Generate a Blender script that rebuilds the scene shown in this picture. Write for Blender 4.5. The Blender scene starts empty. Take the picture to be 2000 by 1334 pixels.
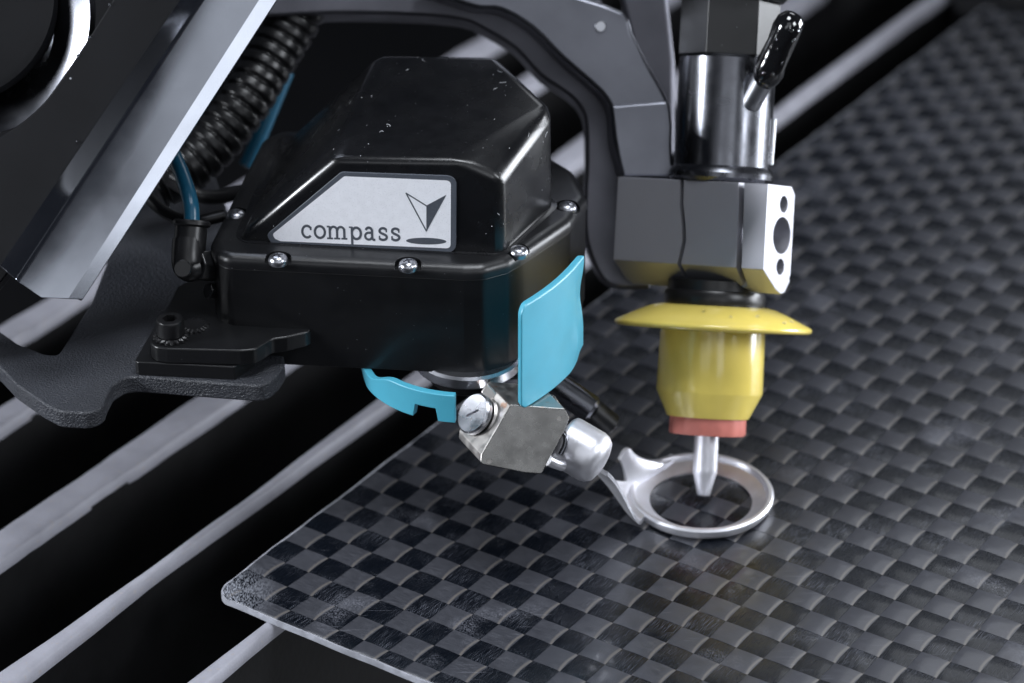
import bpy, bmesh, math, random
from mathutils import Vector, Matrix, noise
random.seed(7)
C = bpy.context.scene.collection
sc = bpy.context.scene
K = 0.001                                   # the numbers below are millimetres

# ------------------------------------------------------------------ camera
F = 5555.0; TH = math.radians(30); SN = math.sin(TH); CS = math.cos(TH); H = 509.4
cam = bpy.data.cameras.new('camera'); cam.lens = 100; cam.sensor_width = 36.0 * 2000 / (2000 * F / 5555.6)
camo = bpy.data.objects.new('camera', cam); C.objects.link(camo)
camo.location = (0, 0, H * K); camo.rotation_euler = (math.radians(60), 0, 0)
cam.clip_start = 0.05; cam.clip_end = 50
cam.dof.use_dof = True; cam.dof.focus_distance = 0.864; cam.dof.aperture_fstop = 8.2; cam.dof.aperture_blades = 9
sc.camera = camo
# ------------------------------------------------------------------ world, lamps, exposure
w = bpy.data.worlds.new("World"); sc.world = w; w.use_nodes = True
w.node_tree.nodes['Background'].inputs[0].default_value = (0.55, 0.62, 0.8, 1)
w.node_tree.nodes['Background'].inputs[1].default_value = 0.035
def area(name, loc, target, size, size_y, power, col=(0.9, 0.94, 1.0), spread=180):
    l = bpy.data.lights.new(name, 'AREA'); l.shape = 'RECTANGLE'; l.size = size; l.size_y = size_y
    l.energy = power; l.color = col; l.spread = math.radians(spread)
    o = bpy.data.objects.new(name, l); C.objects.link(o); o.location = loc
    d = Vector(target) - Vector(loc); o.rotation_euler = d.to_track_quat('-Z', 'Y').to_euler(); return o
area('softbox', (1.0, 1.10, 0.12), (0.05, 0.8, 0.08), 0.6, 0.5, 18)            # right side
area('softbox', (-1.15, 0.46, 0.46), (-0.07, 0.77, 0.11), 0.32, 0.3, 18)       # left front, high
area('softbox', (0.50, 1.78, 1.00), (0.11, 0.75, 0.0), 0.5, 0.40, 1.6)          # behind right
area('softbox', (0.10, 0.62, 1.35), (-0.08, 0.76, 0.0), 0.5, 0.5, 2.0, spread=75)              # overhead
area('softbox', (0.85, 0.30, 0.62), (0.05, 0.8, 0.08), 0.35, 0.35, 4.5)         # right front
_L = Vector((.10, -.25, .95)); _n = (Vector((.02, .8, .1)) - _L).normalized(); _x = _n.cross(Vector((0, 0, 1))).normalized(); _u = _x.cross(_n)
_c = _L + _x * -.52 + _u * -.36
area('softbox', (0.40, -0.32, 0.53), (-0.08, 0.76, 0.15), 0.30, 0.36, 0.8)        # low front right, unseen, added to brighten the beam's right chamfer
_o = area('softbox', _c, _c + _n, 0.62, 0.36, 0.8)                              # low front left, unseen, added for the beam's main face to mirror
area('softbox', (0.15, -0.35, 0.95), (0.02, 0.8, 0.1), 0.9, 0.6, 1.3)           # weak front fill
sc.view_settings.view_transform = 'Standard'; sc.view_settings.look = 'None'
sc.view_settings.exposure = 0.0; sc.view_settings.gamma = 1.0
sc.render.engine = 'CYCLES'
sc.cycles.use_denoising = True
sc.cycles.max_bounces = 8

# ------------------------------------------------------------------ measuring helpers (from the photograph to millimetres)
def ray(px, py):
    u = (px - 1000) / F; v = (667 - py) / F
    return Vector((u, CS + v * SN, -SN + v * CS))
CAM = Vector((0, 0, H))
def PZ(px, py, z):
    d = ray(px, py); return CAM + d * ((z - H) / d.z)
def PD(px, py, d): return CAM + ray(px, py) * d
def RP(px, py, p0, n):
    d = ray(px, py); return CAM + d * ((p0 - CAM).dot(n) / d.dot(n))
IR = Vector((1, 0, 0)); IU = Vector((0, SN, CS)); IN = Vector((0, -CS, SN))   # photo-right, photo-up, towards the viewer

# ------------------------------------------------------------------ materials
def nd(t, typ, **kw):
    n = t.nodes.new(typ)
    for k, v in kw.items(): setattr(n, k, v)
    return n
def mat(name, col, metal=0.0, rough=0.4, coat=0.0, coat_rough=0.05, bump=0.0, bscale=1.0, bdist=0.02, stretch=(1, 1, 1), var=0.0, vscale=0.05,
        rvar=0.0, rscale=0.1, spec=0.5, dust=0.0, dustscale=0.35, aniso=0.0, trans=0.0, scratch=0.0, lines=None, dustcol=(.55, .57, .62, 1), stain=None):
    m = bpy.data.materials.new(name); m.use_nodes = True; t = m.node_tree; L = t.links
    b = t.nodes['Principled BSDF']
    b.inputs['Base Color'].default_value = (*col, 1); b.inputs['Metallic'].default_value = metal; b.inputs['Roughness'].default_value = rough
    b.inputs['Coat Weight'].default_value = coat; b.inputs['Coat Roughness'].default_value = coat_rough
    b.inputs['Specular IOR Level'].default_value = spec; b.inputs['Anisotropic'].default_value = aniso
    b.inputs['Transmission Weight'].default_value = trans
    tc = nd(t, 'ShaderNodeTexCoord'); mp = nd(t, 'ShaderNodeMapping'); mp.inputs['Scale'].default_value = (1000, 1000, 1000)
    L.new(tc.outputs['Object'], mp.inputs['Vector'])
    def nz(scale, detail=3, vec=None, st=None):
        n = nd(t, 'ShaderNodeTexNoise'); n.inputs['Scale'].default_value = scale; n.inputs['Detail'].default_value = detail
        src = mp.outputs[0]
        if st:
            m2 = nd(t, 'ShaderNodeMapping'); m2.inputs['Scale'].default_value = st; L.new(src, m2.inputs[0]); src = m2.outputs[0]
        L.new(src, n.inputs['Vector']); return n
    col_sock = None
    def mixc(a, bcol, fac):
        mx = nd(t, 'ShaderNodeMix', data_type='RGBA')
        if isinstance(a, tuple): mx.inputs[6].default_value = a
        else: L.new(a, mx.inputs[6])
        mx.inputs[7].default_value = bcol
        L.new(fac, mx.inputs[0]); return mx.outputs[2]
    cur = (*col, 1)
    if var:
        n = nz(vscale, 5); r = nd(t, 'ShaderNodeMapRange'); r.inputs[1].default_value = .35; r.inputs[2].default_value = .65
        L.new(n.outputs[0], r.inputs[0]); cur = mixc(cur, (*[c * (1 - var) for c in col], 1), r.outputs[0])
    if stain:
        n = nz(stain[1], 4); r = nd(t, 'ShaderNodeMapRange'); r.inputs[1].default_value = stain[2]; r.inputs[2].default_value = stain[2] + .06
        L.new(n.outputs[0], r.inputs[0]); cur = mixc(cur, (*stain[0], 1), r.outputs[0])
    if dust:
        vo = nd(t, 'ShaderNodeTexVoronoi'); vo.inputs['Scale'].default_value = dustscale; L.new(mp.outputs[0], vo.inputs['Vector'])
        lt = nd(t, 'ShaderNodeMath', operation='LESS_THAN'); lt.inputs[1].default_value = dust
        L.new(vo.outputs['Distance'], lt.inputs[0])
        rnd = nd(t, 'ShaderNodeSeparateColor'); L.new(vo.outputs['Color'], rnd.inputs[0])
        gt = nd(t, 'ShaderNodeMath', operation='MULTIPLY'); L.new(lt.outputs[0], gt.inputs[0]); L.new(rnd.outputs[0], gt.inputs[1])
        pw = nd(t, 'ShaderNodeMath', operation='MULTIPLY'); pw.inputs[1].default_value = .7; L.new(gt.outputs[0], pw.inputs[0])
        cur = mixc(cur, dustcol, pw.outputs[0])
    if scratch:
        n = nz(1.0, 2, st=(.25, 6, 1)); r = nd(t, 'ShaderNodeMapRange'); r.inputs[1].default_value = .69; r.inputs[2].default_value = .74
        n2 = nz(.06, 2); r2 = nd(t, 'ShaderNodeMapRange'); r2.inputs[1].default_value = .52; r2.inputs[2].default_value = .62; r2.inputs[4].default_value = scratch
        L.new(n.outputs[0], r.inputs[0]); L.new(n2.outputs[0], r2.inputs[0])
        mu = nd(t, 'ShaderNodeMath', operation='MULTIPLY'); L.new(r.outputs[0], mu.inputs[0]); L.new(r2.outputs[0], mu.inputs[1])
        cur = mixc(cur, dustcol, mu.outputs[0])
    if not isinstance(cur, tuple): L.new(cur, b.inputs['Base Color'])
    if rvar:
        n = nz(rscale, 4); r = nd(t, 'ShaderNodeMapRange'); r.inputs[1].default_value = .3; r.inputs[2].default_value = .7
        r.inputs[3].default_value = max(.02, rough - rvar); r.inputs[4].default_value = rough + rvar
        L.new(n.outputs[0], r.inputs[0]); L.new(r.outputs[0], b.inputs['Roughness'])
    hs = None
    if bump:
        n = nz(bscale, 4, st=stretch); bp = nd(t, 'ShaderNodeBump'); bp.inputs['Strength'].default_value = bump; bp.inputs['Distance'].default_value = bdist * K
        L.new(n.outputs[0], bp.inputs['Height']); hs = bp.outputs[0]
    if lines:                                            # fine machining lines: (direction, scale per mm, strength)
        wv = nd(t, 'ShaderNodeTexWave', bands_direction=lines[0]); wv.inputs['Scale'].default_value = lines[1]; wv.inputs['Distortion'].default_value = 1.0
        L.new(mp.outputs[0], wv.inputs['Vector']); bp = nd(t, 'ShaderNodeBump'); bp.inputs['Strength'].default_value = lines[2]; bp.inputs['Distance'].default_value = .02 * K
        L.new(wv.outputs[0], bp.inputs['Height'])
        if hs: L.new(hs, bp.inputs['Normal'])
        hs = bp.outputs[0]
    if hs: L.new(hs, b.inputs['Normal'])
    return m

M = {}
M['anod'] = mat('black_anodised', (.006, .0063, .0075), .0, .26, bump=.25, bscale=1.2, bdist=.01, stretch=(1, 1, 8), rvar=.05, rscale=.08, spec=.75, dust=.045, dustscale=.5, lines=('Z', 1.6, .12), var=.3, vscale=.2)
M['anod_lid'] = mat('black_anodised_satin', (.006, .0063, .0075), .0, .36, bump=.3, bscale=1.2, bdist=.012, stretch=(1, 1, 8), rvar=.05, rscale=.08, spec=.7, dust=.05, dustscale=.4, lines=('Z', 1.6, .12), var=.3, vscale=.2)
M['anod_body'] = mat('black_anodised_matt', (.007, .0073, .0083), .0, .34, bump=.3, bscale=1.0, bdist=.01, stretch=(.3, .3, 9), rvar=.06, rscale=.06, spec=.5, dust=.035, dustscale=.4, var=.25, vscale=.1)
M['blackgap'] = mat('black_void', (.004, .004, .005), 0, .8, spec=.1, var=.2)
M['powder'] = mat('powder_coat', (.040, .043, .052), .0, .40, bump=1.0, bscale=1.5, bdist=.7, rvar=.05, spec=.55, var=.25, vscale=.05)
M['beam'] = mat('brushed_aluminium', (.40, .42, .47), 1, .13, bump=.12, bscale=1.2, bdist=.004, stretch=(1, 6, 6), rvar=.03, rscale=.05, scratch=.08, lines=('Z', 1.1, .02), var=.06, vscale=.07)
M['steel'] = mat('machined_steel', (.52, .53, .57), 1, .30, bump=.3, bscale=1, bdist=.01, stretch=(6, 6, .3), rvar=.06, rscale=.12, scratch=.3, var=.15, vscale=.15)
M['steel_dark'] = mat('dark_steel', (.17, .175, .195), 1, .24, bump=.2, bscale=.8, bdist=.02, rvar=.08, rscale=.1, var=.25, vscale=.1)
M['clamp'] = mat('clamp_aluminium', (.48, .48, .52), 1, .60, bump=.5, bscale=.8, bdist=.012, stretch=(5, 5, .10), var=.10, vscale=.02, lines=('X', .55, .12))
M['arm'] = mat('arm_aluminium', (.17, .175, .20), 1, .33, bump=.3, bscale=.4, bdist=.03, rvar=.08, rscale=.04, var=.2, vscale=.05)
M['satin'] = mat('satin_steel', (.78, .78, .83), .75, .40, bump=.25, bscale=.7, bdist=.02, rvar=.06, rscale=.2, var=.12, vscale=.15)
M['arm_dark'] = mat('arm_dark_metal', (.13, .13, .15), 1, .5, bump=.3, bscale=.4, bdist=.03, rvar=.08, rscale=.04, var=.2, vscale=.05)
M['knuckle'] = mat('worn_stainless', (.30, .295, .285), 1, .24, bump=.25, bscale=1.6, bdist=.012, stretch=(1, 1, 1), rvar=.1, rscale=.35, scratch=.6, var=.25, vscale=.18)
M['rusty'] = mat('rust_stained_stainless', (.50, .48, .46), 1, .38, bump=.4, bscale=1.6, bdist=.02, rvar=.1, rscale=.35, stain=((.46, .31, .24), .18, .60), var=.2)
M['probe'] = mat('polished_steel', (.84, .84, .88), 1, .36, bump=.2, bscale=.6, bdist=.02, rvar=.06, rscale=.2, var=.12, vscale=.1)
M['blue'] = mat('blue_plastic', (.07, .41, .56), 0, .42, bump=.35, bscale=2.5, bdist=.02, spec=.95, scratch=.35, var=.08, vscale=.1, dustcol=(.4, .62, .75, 1))
M['yellow'] = mat('yellow_plastic', (.88, .70, .16), 0, .22, coat=.4, bump=.15, bscale=.15, bdist=.15, rvar=.05, rscale=.1, var=.1, vscale=.06)
M['red'] = mat('red_rubber', (.66, .21, .17), 0, .45, bump=.3, bscale=.5, bdist=.1, var=.15, vscale=.2)
M['wetblack'] = mat('wet_black_rubber', (.006, .006, .007), 0, .10, coat=1, bump=.5, bscale=.35, bdist=.25, spec=.6, var=.2)
M['water'] = mat('water', (.9, .93, 1), 0, .02, trans=1.0, spec=.6, var=.02)
M['rubber'] = mat('black_rubber', (.010, .010, .011), 0, .33, bump=.2, bscale=1, bdist=.03, spec=.45, var=.3, vscale=.3)
M['hose'] = mat('corrugated_black', (.008, .0082, .009), 0, .30, bump=.1, bscale=.3, bdist=.05, spec=.5, var=.3)
M['bluehose'] = mat('blue_tube', (.010, .095, .17), 0, .28, spec=.5, bump=.1, bscale=.5, var=.15)
M['labelwhite'] = mat('label_silver', (.86, .87, .92), .0, .55, bump=.5, bscale=4, bdist=.02, dust=.22, dustscale=2.2, dustcol=(.48, .49, .54, 1), var=.05, vscale=.5)
M['labelgrey'] = mat('label_slate', (.075, .085, .105), .0, .5, bump=.5, bscale=4, bdist=.02, dust=.25, dustscale=2.4, dustcol=(.17, .19, .22, 1), var=.1)
M['glossblack'] = mat('gloss_black', (.006, .0065, .008), .0, .12, coat=.6, bump=.1, bscale=.1, bdist=.1, spec=.6, var=.3)
M['darkpanel'] = mat('dark_panel', (.006, .0062, .0075), .0, .5, bump=.3, bscale=.5, bdist=.03, spec=.22, dust=.04, dustscale=.12, var=.35, vscale=.04)
M['slat_side'] = mat('slat_side', (.010, .010, .011), .0, .6, bump=.5, bscale=.4, bdist=.2, spec=.25, var=.4, vscale=.05)
M['slat_top'] = mat('slat_worn_edge', (.36, .36, .41), .1, .6, bump=.45, bscale=1.1, bdist=.2, var=.14, vscale=.10, stain=((.36, .34, .35), .5, .62))
M['floor'] = mat('tank_floor', (.006, .006, .007), 0, .5, bump=.3, bscale=.02, var=.3, vscale=.01)
M['edge'] = mat('resin_edge', (.42, .43, .48), .0, .40, bump=.8, bscale=.8, bdist=.1, var=.35, vscale=.25)
M['slab'] = mat('laminate', (.010, .010, .011), 0, .35, coat=.5, var=.2)

def weave_mat(name, base, rough, rot, warp):
    m = bpy.data.materials.new(name); m.use_nodes = True; t = m.node_tree; L = t.links; b = t.nodes['Principled BSDF']
    tc = nd(t, 'ShaderNodeTexCoord'); uv = tc.outputs['UV']           # UV in mm: u across the tow, v along it
    sx = nd(t, 'ShaderNodeSeparateXYZ'); L.new(uv, sx.inputs[0])
    # fibre streaks: noise long along the tow
    mp = nd(t, 'ShaderNodeMapping'); mp.inputs['Scale'].default_value = (3.2, .22, 1); L.new(uv, mp.inputs[0])
    n = nd(t, 'ShaderNodeTexNoise'); n.inputs['Scale'].default_value = 1; n.inputs['Detail'].default_value = 4; L.new(mp.outputs[0], n.inputs[0])
    # peel-ply print: fine square weave
    def wave(axis, s):
        mu = nd(t, 'ShaderNodeMath', operation='MULTIPLY'); mu.inputs[1].default_value = s; L.new(sx.outputs[axis], mu.inputs[0])
        si = nd(t, 'ShaderNodeMath', operation='SINE'); L.new(mu.outputs[0], si.inputs[0]); return si
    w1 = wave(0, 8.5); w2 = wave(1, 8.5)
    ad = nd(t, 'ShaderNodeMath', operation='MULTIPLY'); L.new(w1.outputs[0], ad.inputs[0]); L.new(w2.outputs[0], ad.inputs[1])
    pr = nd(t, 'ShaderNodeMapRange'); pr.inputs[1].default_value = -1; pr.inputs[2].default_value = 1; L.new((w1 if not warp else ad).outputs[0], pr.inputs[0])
    # colour
    mix = nd(t, 'ShaderNodeMix', data_type='RGBA'); mix.inputs[6].default_value = (*[c * .62 for c in base], 1); mix.inputs[7].default_value = (*[c * 1.25 for c in base], 1)
    r = nd(t, 'ShaderNodeMapRange'); r.inputs[1].default_value = .36; r.inputs[2].default_value = .64; L.new(n.outputs[0], r.inputs[0])
    r2 = nd(t, 'ShaderNodeMath', operation='MULTIPLY_ADD'); r2.inputs[1].default_value = .35; L.new(pr.outputs[0], r2.inputs[0])
    r3 = nd(t, 'ShaderNodeMath', operation='MULTIPLY'); r3.inputs[1].default_value = .65; L.new(r.outputs[0], r3.inputs[0]); L.new(r3.outputs[0], r2.inputs[2])
    L.new(r2.outputs[0], mix.inputs[0])
    cur = mix.outputs[2]
    ob = tc.outputs['Object']
    def mask(scale, lo, hi, detail=4, st=None):
        mp2 = nd(t, 'ShaderNodeMapping'); s = 1000; mp2.inputs['Rotation'].default_value = (0, 0, .45 if st else 0); mp2.inputs['Scale'].default_value = (s * scale * (st or (1, 1))[0], s * scale * (st or (1, 1))[1], s * scale)
        L.new(ob, mp2.inputs[0]); n2 = nd(t, 'ShaderNodeTexNoise'); n2.inputs['Scale'].default_value = 1; n2.inputs['Detail'].default_value = detail
        L.new(mp2.outputs[0], n2.inputs[0]); q = nd(t, 'ShaderNodeMapRange'); q.inputs[1].default_value = lo; q.inputs[2].default_value = hi; L.new(n2.outputs[0], q.inputs[0]); return q.outputs[0]
    def mul(a, c):
        mu = nd(t, 'ShaderNodeMath', operation='MULTIPLY'); L.new(a, mu.inputs[0])
        if isinstance(c, float): mu.inputs[1].default_value = c
        else: L.new(c, mu.inputs[1])
        return mu.outputs[0]
    def mth(op, a, b_=None, c_=None):
        q = nd(t, 'ShaderNodeMath', operation=op)
        for i_, v_ in enumerate((a, b_, c_)):
            if v_ is None: continue
            if isinstance(v_, (int, float)): q.inputs[i_].default_value = v_
            else: L.new(v_, q.inputs[i_])
        return q.outputs[0]
    if not warp:                                                        # beige line along one end of each float
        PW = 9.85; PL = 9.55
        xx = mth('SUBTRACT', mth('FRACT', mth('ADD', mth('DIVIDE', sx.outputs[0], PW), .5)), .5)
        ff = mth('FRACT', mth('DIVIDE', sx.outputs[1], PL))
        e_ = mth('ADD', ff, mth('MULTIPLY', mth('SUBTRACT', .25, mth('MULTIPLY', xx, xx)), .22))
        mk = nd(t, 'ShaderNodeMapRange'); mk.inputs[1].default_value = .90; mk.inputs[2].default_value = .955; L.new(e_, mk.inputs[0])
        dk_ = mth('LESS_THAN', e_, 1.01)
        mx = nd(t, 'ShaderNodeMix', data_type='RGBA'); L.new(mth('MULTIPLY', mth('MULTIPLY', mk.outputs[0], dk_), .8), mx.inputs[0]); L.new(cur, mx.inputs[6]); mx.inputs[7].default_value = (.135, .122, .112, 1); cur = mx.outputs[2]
    else:                                                               # glints off the peel-ply print, painted into the colour of the dark floats
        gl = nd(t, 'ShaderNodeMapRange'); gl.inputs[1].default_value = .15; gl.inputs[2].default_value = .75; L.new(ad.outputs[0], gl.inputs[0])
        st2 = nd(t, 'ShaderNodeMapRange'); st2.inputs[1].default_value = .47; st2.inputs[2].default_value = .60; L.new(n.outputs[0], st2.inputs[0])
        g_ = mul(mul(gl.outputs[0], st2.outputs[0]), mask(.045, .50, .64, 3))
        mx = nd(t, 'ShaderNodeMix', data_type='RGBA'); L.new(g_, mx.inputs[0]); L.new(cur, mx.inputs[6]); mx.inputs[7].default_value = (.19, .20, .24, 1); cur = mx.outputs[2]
    # pale scuffs and dried splashes
    scf = mul(mul(mask(2.4, .44, .72, 8), mask(.035, .59, .72)), .55)
    mx = nd(t, 'ShaderNodeMix', data_type='RGBA'); L.new(scf, mx.inputs[0]); L.new(cur, mx.inputs[6]); mx.inputs[7].default_value = (.34, .35, .41, 1); cur = mx.outputs[2]
    sp = mul(mul(mask(5.0, .60, .72, 2), mask(.08, .48, .66)), .55)
    mx = nd(t, 'ShaderNodeMix', data_type='RGBA'); L.new(sp, mx.inputs[0]); L.new(cur, mx.inputs[6]); mx.inputs[7].default_value = (.30, .31, .36, 1); cur = mx.outputs[2]
    ln = nd(t, 'ShaderNodeVectorMath', operation='LENGTH'); L.new(ob, ln.inputs[0])                  # frayed pale corner
    cm = nd(t, 'ShaderNodeMapRange'); cm.inputs[1].default_value = .021; cm.inputs[2].default_value = .004; L.new(ln.outputs['Value'], cm.inputs[0])
    fr_ = mul(mul(cm.outputs[0], mask(1.6, .42, .62, 8, (1.6, .5))), .9)
    mx = nd(t, 'ShaderNodeMix', data_type='RGBA'); L.new(fr_, mx.inputs[0]); L.new(cur, mx.inputs[6]); mx.inputs[7].default_value = (.42, .44, .50, 1); cur = mx.outputs[2]
    for st_, lo_ in (((.08, 3.4), .70),):                                          # long hairline scratches
        sc_ = mul(mul(mask(.9, lo_, lo_ + .03, 1, st_), mask(.03, .50, .62)), .35)
        mx = nd(t, 'ShaderNodeMix', data_type='RGBA'); L.new(sc_, mx.inputs[0]); L.new(cur, mx.inputs[6]); mx.inputs[7].default_value = (.30, .31, .36, 1); cur = mx.outputs[2]
    L.new(cur, b.inputs['Base Color'])
    # roughness: the print breaks the gloss on the cross tows in patches
    rr = nd(t, 'ShaderNodeMapRange'); rr.inputs[3].default_value = rough - .07; rr.inputs[4].default_value = rough + .10; L.new(r.outputs[0], rr.inputs[0]); L.new(rr.outputs[0], b.inputs['Roughness'])
    b.inputs['Anisotropic'].default_value = .35 if warp else .7
    tg = nd(t, 'ShaderNodeTangent', direction_type='UV_MAP'); L.new(tg.outputs[0], b.inputs['Tangent'])
    b.inputs['Anisotropic Rotation'].default_value = rot
    b.inputs['Specular IOR Level'].default_value = .45 if warp else .8
    b.inputs['Coat Weight'].default_value = .25; b.inputs['Coat Roughness'].default_value = .10
    bp = nd(t, 'ShaderNodeBump'); bp.inputs['Strength'].default_value = .12 if warp else .4; bp.inputs['Distance'].default_value = .03 * K; L.new(n.outputs[0], bp.inputs['Height'])
    bp2 = nd(t, 'ShaderNodeBump'); bp2.inputs['Strength'].default_value = .8 if warp else .5; bp2.inputs['Distance'].default_value = .03 * K; L.new(ad.outputs[0], bp2.inputs['Height'])
    L.new(bp.outputs[0], bp2.inputs['Normal']); L.new(bp2.outputs[0], b.inputs['Normal'])
    return m
M['tow_a'] = weave_mat('carbon_tow_light', (.041, .043, .053), .36, .0, False)  # stronger reflection of this fibre direction is put into the base colour
M['tow_b'] = weave_mat('carbon_tow_dark', (.004, .0055, .009), .20, .0, True)  # same fibre; its weaker reflection is put into a darker base colour

# ------------------------------------------------------------------ object helpers
def top(name, label, cat, loc=(0, 0, 0), group=None):
    o = bpy.data.objects.new(name, None); C.objects.link(o); o.empty_display_size = .01
    o.location = Vector(loc) * K; o['label'] = label; o['category'] = cat
    if group: o['group'] = group
    return o
def root_loc(o):
    while o.parent: o = o.parent
    return o.location
def obj(name, bm, m, parent=None, bevel=0, seg=3, smooth=True, ang=35, label=None, cuts=None):
    """bm holds millimetres in world space"""
    bmesh.ops.recalc_face_normals(bm, faces=bm.faces)
    bm.transform(Matrix.Scale(K, 4))
    if parent: bm.transform(Matrix.Translation(-root_loc(parent)))
    me = bpy.data.meshes.new(name); bm.to_mesh(me); bm.free()
    if isinstance(m, (list, tuple)):
        for q in m: me.materials.append(M[q])
    else: me.materials.append(M[m])
    o = bpy.data.objects.new(name, me); C.objects.link(o)
    if parent: o.parent = parent
    if bevel:
        b = o.modifiers.new('bevel', 'BEVEL'); b.width = bevel * K; b.segments = seg; b.limit_method = 'ANGLE'; b.angle_limit = math.radians(32); b.harden_normals = False
        b.use_clamp_overlap = True
    if cuts:
        cs = []
        for cb in cuts:
            bmesh.ops.recalc_face_normals(cb, faces=cb.faces)
            cb.transform(Matrix.Scale(K, 4))
            if parent: cb.transform(Matrix.Translation(-root_loc(parent)))
            cm = bpy.data.meshes.new('cut'); cb.to_mesh(cm); cb.free(); co = bpy.data.objects.new('cut', cm); C.objects.link(co)
            if parent: co.location = root_loc(parent)
            bo = o.modifiers.new('cut', 'BOOLEAN'); bo.object = co; bo.operation = 'DIFFERENCE'; bo.solver = 'EXACT'; cs.append((co, cm))
        bpy.context.view_layer.update()
        nm = bpy.data.meshes.new_from_object(o.evaluated_get(bpy.context.evaluated_depsgraph_get()))
        o.modifiers.clear(); o.data = nm; nm.name = name
        for co, cm in cs: bpy.data.objects.remove(co); bpy.data.meshes.remove(cm)
        me = nm
    if smooth:
        for p in me.polygons: p.use_smooth = True
        me.set_sharp_from_angle(angle=math.radians(ang))
        if bevel or cuts:
            wn = o.modifiers.new('wn', 'WEIGHTED_NORMAL'); wn.keep_sharp = True
    if label: o['label'] = label
    return o
def prism(bm, pts, vec, keep=True):
    """closed solid: polygon pts swept by vec"""
    vec = Vector(vec); a = [bm.verts.new(Vector(p)) for p in pts]; b = [bm.verts.new(Vector(p) + vec) for p in pts]
    n = len(pts); bm.faces.new(a); bm.faces.new(b[::-1])
    for i in range(n): bm.faces.new((a[i], b[i], b[(i + 1) % n], a[(i + 1) % n]))
    return bm
def zprism(bm, pts, z0, z1): return prism(bm, [Vector((p[0], p[1], z0)) for p in pts], (0, 0, z1 - z0))
def rounded(pts, r, n=5):
    """round the corners of a closed polygon of Vectors; r may be a list"""
    out = []; N = len(pts)
    for i in range(N):
        p = Vector(pts[i]); a = Vector(pts[i - 1]); b = Vector(pts[(i + 1) % N]); rr = r[i] if isinstance(r, (list, tuple)) else r
        da = a - p; db = b - p; la = da.length; lb = db.length
        if rr <= 0: out.append(p); continue
        c = max(-1, min(1, da.normalized().dot(db.normalized()))); half = math.acos(c) / 2
        d = min(rr / max(math.tan(half), .05), la * .48, lb * .48)
        p0 = p + da.normalized() * d; p1 = p + db.normalized() * d
        for k in range(n + 1):
            t = k / n; out.append(p0 * (1 - t) ** 2 + p * 2 * t * (1 - t) + p1 * t * t)
    return out
def frame_of(axis, ref=None):
    z = Vector(axis).normalized(); ref = Vector(ref) if ref else (Vector((1, 0, 0)) if abs(z.x) < .9 else Vector((0, 1, 0)))
    x = (ref - z * ref.dot(z)).normalized(); return x, z.cross(x), z
def lathe(bm, prof, o, axis, seg=48, ref=None, wob=None):
    """prof [(radius, height along axis)]; closed at both ends if radius is 0, else capped"""
    x, y, z = frame_of(axis, ref); o = Vector(o); rings = []
    for r, h in prof:
        if r <= 1e-6: rings.append([bm.verts.new(o + z * h)])
        else: rings.append([bm.verts.new(o + z * h + (x * math.cos(2 * math.pi * k / seg) + y * math.sin(2 * math.pi * k / seg)) * (r * (wob(k / seg, h) if wob else 1))) for k in range(seg)])
    for a, b in zip(rings, rings[1:]):
        for k in range(seg):
            k2 = (k + 1) % seg
            if len(a) == 1 and len(b) == 1: continue
            if len(a) == 1: bm.faces.new((a[0], b[k], b[k2]))
            elif len(b) == 1: bm.faces.new((a[k], a[k2], b[0]))
            else: bm.faces.new((a[k], a[k2], b[k2], b[k]))
    if len(rings[0]) > 1: bm.faces.new(rings[0][::-1])
    if len(rings[-1]) > 1: bm.faces.new(rings[-1])
    return bm
def ringlathe(bm, prof, o, axis, seg=72, ref=None):
    """closed profile loop swept round an axis (a ring with a hole)"""
    x, y, z = frame_of(axis, ref); o = Vector(o); rings = []
    for r, h in prof:
        rings.append([bm.verts.new(o + z * h + (x * math.cos(2 * math.pi * k / seg) + y * math.sin(2 * math.pi * k / seg)) * r) for k in range(seg)])
    for i in range(len(prof)):
        a = rings[i]; b = rings[(i + 1) % len(prof)]
        for k in range(seg): bm.faces.new((a[k], a[(k + 1) % seg], b[(k + 1) % seg], b[k]))
    return bm
def cyl(bm, p0, p1, r, seg=32, ch=0.0, r1=None):
    p0 = Vector(p0); p1 = Vector(p1); L = (p1 - p0).length; r1 = r if r1 is None else r1
    if ch: prof = [(r - ch, 0), (r, ch), (r1, L - ch), (r1 - ch, L)]
    else: prof = [(r, 0), (r1, L)]
    return lathe(bm, prof, p0, p1 - p0, seg)
def spline(pts, n=8):
    pts = [Vector(p) for p in pts]; out = []; P = [pts[0] * 2 - pts[1]] + pts + [pts[-1] * 2 - pts[-2]]
    for i in range(1, len(P) - 2):
        for k in range(n):
            t = k / n; a, b, c, d = P[i - 1], P[i], P[i + 1], P[i + 2]
            out.append(.5 * ((2 * b) + (c - a) * t + (2 * a - 5 * b + 4 * c - d) * t * t + (3 * b - a - 3 * c + d) * t ** 3))
    out.append(pts[-1]); return out
def tube(bm, path, rad, seg=20):
    N = len(path); up = None; rings = []
    for i, p in enumerate(path):
        tdir = (path[min(i + 1, N - 1)] - path[max(i - 1, 0)]).normalized()
        if up is None: up = tdir.orthogonal().normalized()
        up = (up - tdir * up.dot(tdir)).normalized(); s = tdir.cross(up); r = rad(i / (N - 1), i) if callable(rad) else rad
        rings.append([bm.verts.new(p + (up * math.cos(2 * math.pi * k / seg) + s * math.sin(2 * math.pi * k / seg)) * r) for k in range(seg)])
    for a, b in zip(rings, rings[1:]):
        for k in range(seg): bm.faces.new((a[k], a[(k + 1) % seg], b[(k + 1) % seg], b[k]))
    bm.faces.new(rings[0][::-1]); bm.faces.new(rings[-1]); return bm
def B(): return bmesh.new()
def px_poly(pts, depth): return [PD(x, y, depth) for x, y in pts]

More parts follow.
